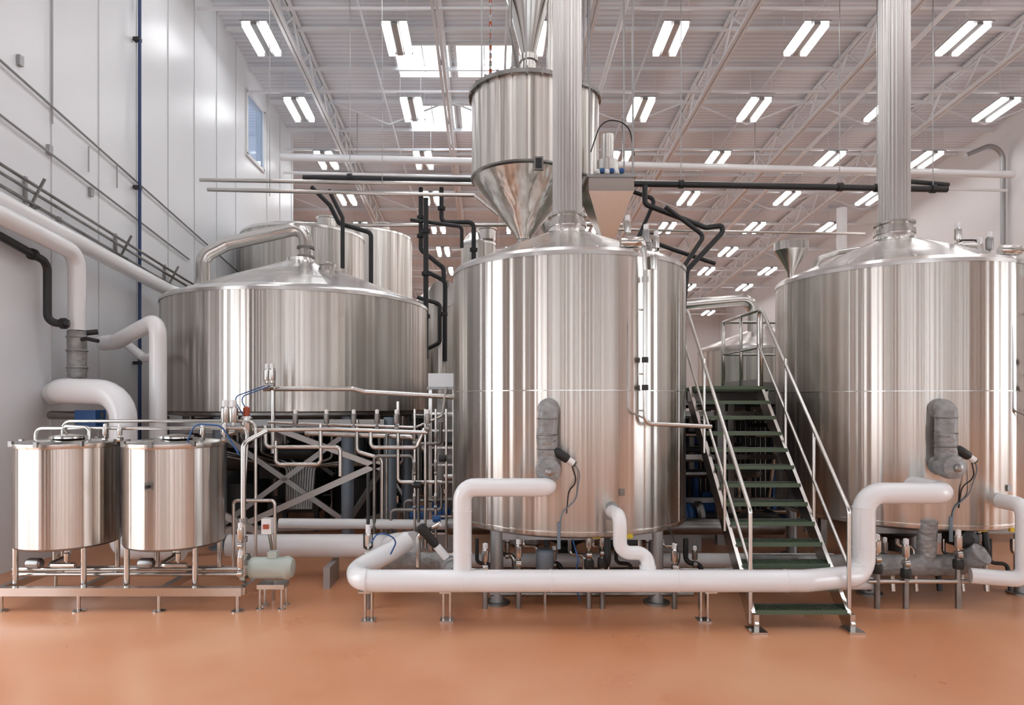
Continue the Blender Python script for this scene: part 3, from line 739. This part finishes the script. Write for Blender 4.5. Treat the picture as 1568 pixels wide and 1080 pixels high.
# process pipes, pumps and added dark filler behind / below the mezzanine
b = B('pipe_rack')
for k in range(110):
    x0 = random.uniform(-1.0,9.0) ; y0 = random.uniform(10.5,14.0); z0 = random.choice([0.3,0.45,0.6,0.9,1.1,1.3,1.5,1.75,1.9,2.1,2.2])
    L1 = random.uniform(0.6,2.6); z1 = random.choice([0.15,0.5,1.0,1.6,2.3]); r = random.choice([0.025,0.035,0.035,0.05,0.07])
    m = random.choice([m_steel,m_steel_d,m_steel_d,m_dark,m_galv,m_dark])  # extra dark pipes added to make the space under the deck dim
    b.tube([(x0,y0,z1),(x0,y0,z0),(x0+L1,y0,z0),(x0+L1,y0+random.uniform(0.3,0.8),z0),(x0+L1,y0+0.8,0.1)],r,m,seg=10)
for x in (-0.8,1.6,2.6,3.9,5.4,7.0,8.6):
    b.box((x,10.6,1.2),(0.1,0.1,2.4),m_steel_d); b.box((x,13.2,1.2),(0.1,0.1,2.4),m_steel_d)
for z in (0.7,1.4,2.1):
    b.box((3.9,10.6,z),(9.5,0.06,0.08),m_steel_d)
b.done()
for (x,y) in ((2.9,10.2),(3.7,11.2),(-0.9,10.2),(7.4,10.8),(2.2,11.6)):
    b = B('circulation_pump')
    b.lathe([(0.08,-0.35),(0.16,-0.33),(0.17,-0.25),(0.17,0.15),(0.2,0.17),(0.2,0.22),(0.1,0.3)],(x,y,0.5),m_blue,24,'x')
    b.lathe([(0.2,-0.07),(0.24,-0.03),(0.24,0.03),(0.15,0.07)],(x+0.36,y,0.5),m_steel_d,24,'x')
    b.box((x,y,0.7),(0.16,0.14,0.1),m_blue); b.box((x,y,0.14),(0.7,0.34,0.28),m_galv)
    b.done()
for (x,y,w_) in ((4.4,12.0,1.3),(1.6,12.3,1.2),(6.2,12.6,1.2),(-1.6,14.0,1.0),(-3.0,14.75,1.1)):
    b = B('added_dark_plate_pack')  # dark plate stack, added to hide bright floor in the background
    n = 30
    for k in range(n): b.box((x-w_/2+w_*k/(n-1),y,1.15),(w_/n*0.6,0.5,1.6),m_steel_d if k%2 else m_dark)
    for sx in (-1,1):
        b.box((x+sx*(w_/2+0.05),y,1.1),(0.07,0.62,2.0),m_blue)
        b.box((x+sx*(w_/2+0.05),y,0.05),(0.2,0.7,0.1),m_galv)
    for z in (0.3,2.0): b.tube([(x-w_/2-0.2,y,z),(x+w_/2+0.2,y,z)],0.03,m_steel,seg=10)
    b.done()
b = B('added_blocker_cabinet')  # box added to block the view of lit floor
b.box((3.3,13.6,1.2),(0.9,0.4,2.0),m_bgrey); b.box((3.3,13.39,1.2),(0.82,0.02,1.9),m_bgrey); b.box((3.6,13.36,1.2),(0.03,0.03,0.2),m_dark)
b.box((3.3,13.6,0.1),(0.9,0.4,0.2),m_dark); b.done()

# ------------------------------------------------------------------ staircase
x0, x1 = 2.66, 3.62
yb, yt, zt = 6.62, 8.75, 2.5
b = B('metal_staircase')
n = 13
for x in (x0,x1):
    b.beam((x,yb-0.06,0.02),(x,yt,zt-0.06),0.04,0.18,m_steel)
    b.box((x,yb-0.1,0.012),(0.16,0.2,0.024),m_steel); b.box((x,yb-0.08,0.09),(0.05,0.06,0.16),m_steel)
for k in range(n):
    z = zt*(k+1)/n; y = yb+(yt-yb)*(k+0.4)/n
    b.box(((x0+x1)/2,y-0.10,z-0.02),(x1-x0-0.04,0.02,0.045),m_grate)
    b.box(((x0+x1)/2,y+0.12,z-0.02),(x1-x0-0.04,0.012,0.04),m_steel_d)
    nb = 26
    for j in range(nb): b.box((x0+0.03+(x1-x0-0.06)*j/(nb-1),y+0.01,z-0.02),(0.008,0.22,0.03),m_grate)
    for j in range(4): b.box(((x0+x1)/2,y-0.07+0.05*j,z-0.015),(x1-x0-0.05,0.006,0.02),m_grate)
sl = zt/(yt-yb)
for x in (x0-0.02,x1+0.02):
    Z = lambda y: (y-yb)*sl
    b.tube([(x,yb+0.0,0.05),(x,yb+0.0,1.2),(x,yt+0.1,Z(yt)+1.15),(x,yt+0.1,zt)],0.022,m_steel,bend=0.1,seg=14)
    b.tube([(x,yb+0.0,0.62),(x,yt+0.1,Z(yt)+0.58)],0.018,m_steel,seg=12)
    for y in (yb+0.72,yb+1.42): b.tube([(x,y,Z(y)),(x,y,Z(y)+1.16)],0.018,m_steel,seg=12)
b.done()

# ------------------------------------------------------------------ mezzanine
b = B('mezzanine_platform')
b.box((3.15,9.6,2.46),(1.15,1.7,0.05),m_grate)
b.box((5.0,13.0,2.46),(11.0,5.1,0.05),m_grate)  # deep rear deck added to darken the area beneath
for x in (2.6,3.7): b.box((x,9.6,2.38),(0.06,1.7,0.16),m_galv)
for y in (10.46,15.5): b.box((5.0,y,2.36),(11.0,0.08,0.2),m_galv)
for x in (-0.5,2.6,3.7,7.6,10.4):
    for y in (10.5,15.5): b.box((x,y,1.18),(0.12,0.12,2.36),m_galv)
for x in (-0.4,1.0,3.0,5,7,9): b.box((x,13.0,2.36),(0.08,5.0,0.16),m_galv)
b.done()
b = B('mezzanine_guardrail')
def rail(p, q, n):
    p, q = V(p), V(q)
    for dz in (1.08,0.56): b.tube([p+V((0,0,dz)), q+V((0,0,dz))],0.024 if dz>1 else 0.018,m_steel,seg=10)
    for k in range(n+1):
        c = p+(q-p)*k/n; b.tube([c, c+V((0,0,1.08))],0.024,m_steel,seg=10)
    b.beam(p+V((0,0,0.06)),q+V((0,0,0.06)),0.01,0.12,m_galv)
rail((2.6,9.0,2.49),(2.6,10.45,2.49),2)
rail((-0.5,10.48,2.49),(2.6,10.48,2.49),3)
rail((3.74,9.0,2.49),(3.74,10.45,2.49),2)
rail((3.74,10.48,2.49),(10.4,10.48,2.49),6)
rail((-0.5,10.5,2.49),(-0.5,15.5,2.49),4)
b.done()
b = B('access_ladder_platform')
b.box((-0.72,9.9,2.62),(0.4,0.3,0.2),m_pvc); b.box((-0.72,9.9,2.5),(0.44,0.34,0.04),m_galv)
for x in (-0.9,-0.54): b.box((x,9.9,1.24),(0.05,0.05,2.48),m_steel)
for k in range(9): b.box((-0.72,9.9,0.3+0.26*k),(0.36,0.04,0.03),m_steel)
b.done()

# ------------------------------------------------------------------ overhead pipes
b = B('overhead_white_main')
b.tube([(-6.3,19.7,9.68),(15.8,19.7,9.15)],0.11,m_pvc,seg=16)
b.tube([(-6.3,19.95,9.3),(15.8,19.95,8.75)],0.045,m_pvc,seg=10)
for x in (-4,0,4,8,12): b.beam((x,19.7,9.6-0.024*(x+4)),(x,19.7,11.0),0.02,0.02,m_galv)
b.done()
b = B('overhead_black_pipe')
b.tube([(-4.0,14.0,7.1),(9.8,14.0,6.85)],0.065,m_black,seg=14)
b.tube([(-3.9,14.3,7.0),(-3.5,14.3,6.6),(-3.3,14.3,6.2),(-2.6,14.3,6.0),(-2.6,14.3,3.0)],0.05,m_black,seg=14)
b.tube([(-3.5,14.2,6.9),(-3.2,14.2,6.3),(-3.2,14.2,5.2)],0.045,m_black,seg=14)
b.tube([(-1.35,13.8,6.6),(-1.35,13.8,3.2)],0.055,m_black,seg=14)
b.tube([(-1.05,14.2,6.95),(-1.05,14.2,6.2),(-0.35,14.2,6.2),(-0.35,14.2,5.2)],0.05,m_black,seg=14)
b.tube([(-1.5,14.2,6.95),(-1.5,14.2,5.6),(-1.0,14.2,5.2),(-1.0,14.2,4.9)],0.05,m_black,seg=14)
b.tube([(-1.4,14.6,5.2),(-1.0,14.6,5.0),(-1.0,14.6,3.2)],0.05,m_black,seg=14)
b.tube([(-1.7,14.0,6.2),(-0.6,14.0,6.05),(-0.6,14.0,5.6)],0.04,m_black,seg=12)
b.tube([(-1.6,14.4,4.6),(-1.1,14.4,4.45),(-1.1,14.4,3.6),(-1.5,14.4,3.4),(-1.5,14.4,2.6)],0.045,m_black,seg=12)
for x,z in ((-1.5,6.3),(-1.5,5.9),(-0.35,5.6),(-1.0,4.2),(-1.05,6.5)): b.lathe([(0.085,z-0.035),(0.085,z+0.035)],(x,14.2,0),m_dark,14)
b.tube([(3.3,13.9,6.9),(3.3,13.9,6.5),(4.6,13.9,6.0),(4.95,13.9,6.05),(4.95,13.9,5.9),(4.2,13.9,5.1),(4.0,13.9,3.0)],0.055,m_black,seg=14,bend=0.12)
b.tube([(3.6,13.4,6.3),(4.4,13.4,5.7),(3.8,13.4,4.8),(3.8,13.4,3.0)],0.045,m_black,seg=14,bend=0.12)
b.tube([(3.0,14.2,6.9),(3.6,14.2,6.7),(3.2,14.2,5.8),(3.2,14.2,4.2)],0.045,m_black,seg=14,bend=0.12)
b.tube([(3.2,14.2,5.9),(4.0,14.2,5.6),(4.9,14.2,5.3)],0.045,m_black,seg=14,bend=0.12)
b.tube([(8.8,14.1,6.9),(9.1,14.1,7.05),(9.9,14.1,6.98)],0.05,m_black,seg=14,bend=0.12)
for x,z in ((-3.0,7.1),(0.9,7.02),(4.1,6.96),(7.5,6.9),(9.5,6.86),(8.3,6.88)):
    b.lathe([(0.09,-0.05),(0.09,0.05)],(x,14.0,z),m_dark,14,'x'); b.beam((x,14.0,z),(x,14.0,11.6),0.015,0.015,m_galv)
for z in (5.9,5.0,4.1): b.lathe([(0.09,z-0.04),(0.09,z+0.04)],(-1.35,13.8,0),m_dark,14)
b.done()
b = B('overhead_stainless_pipe')
b.tube([(-5.95,13.4,6.85),(0.3,13.4,6.75)],0.04,m_steel,seg=12)
b.tube([(-5.75,13.3,6.62),(-0.3,13.3,6.5),(0.2,13.3,6.1)],0.04,m_steel,seg=12)
b.tube([(-3.3,14.8,6.3),(3.0,14.8,6.3)],0.04,m_steel,seg=12)
b.tube([(2.8,14.8,6.2),(8.5,14.8,6.1)],0.03,m_steel,seg=12)
for x in (-4.5,-2.2,0.0): b.beam((x,13.35,6.5),(x,13.35,11.7),0.012,0.012,m_galv)
b.done()
b = B('round_steel_column')
b.lathe([(0.3,0),(0.3,0.03),(0.15,0.04),(0.15,8.4)],(11.1,20.6,0),m_wallR,24); b.done()
b = B('wall_conduit')
b.tube([(14.8,20.3,9.95),(15.6,20.3,10.3),(15.95,20.3,10.0),(15.95,20.3,0.5)],0.07,m_galv,seg=12,bend=0.4)
b.done()

# ------------------------------------------------------------------ world, camera
w = bpy.data.worlds.new('World'); sc.world = w; w.use_nodes = True
bg = w.node_tree.nodes['Background']; bg.inputs[0].default_value = (0.88,0.94,1,1); bg.inputs[1].default_value = 7.5
try:
    sc.view_settings.view_transform = 'Standard'; sc.view_settings.look = 'None'; sc.view_settings.exposure = -0.5
except Exception: pass

cam = bpy.data.cameras.new('Camera'); co = bpy.data.objects.new('Camera', cam); sc.collection.objects.link(co)
co.location = (0,0,2.3); co.rotation_euler = (math.pi/2,0,0)
cam.sensor_fit = 'HORIZONTAL'; cam.sensor_width = 36; cam.lens = 36*1000/1568
cam.shift_x = 34/1568; cam.shift_y = 75/1568
cam.clip_end = 200
sc.camera = co
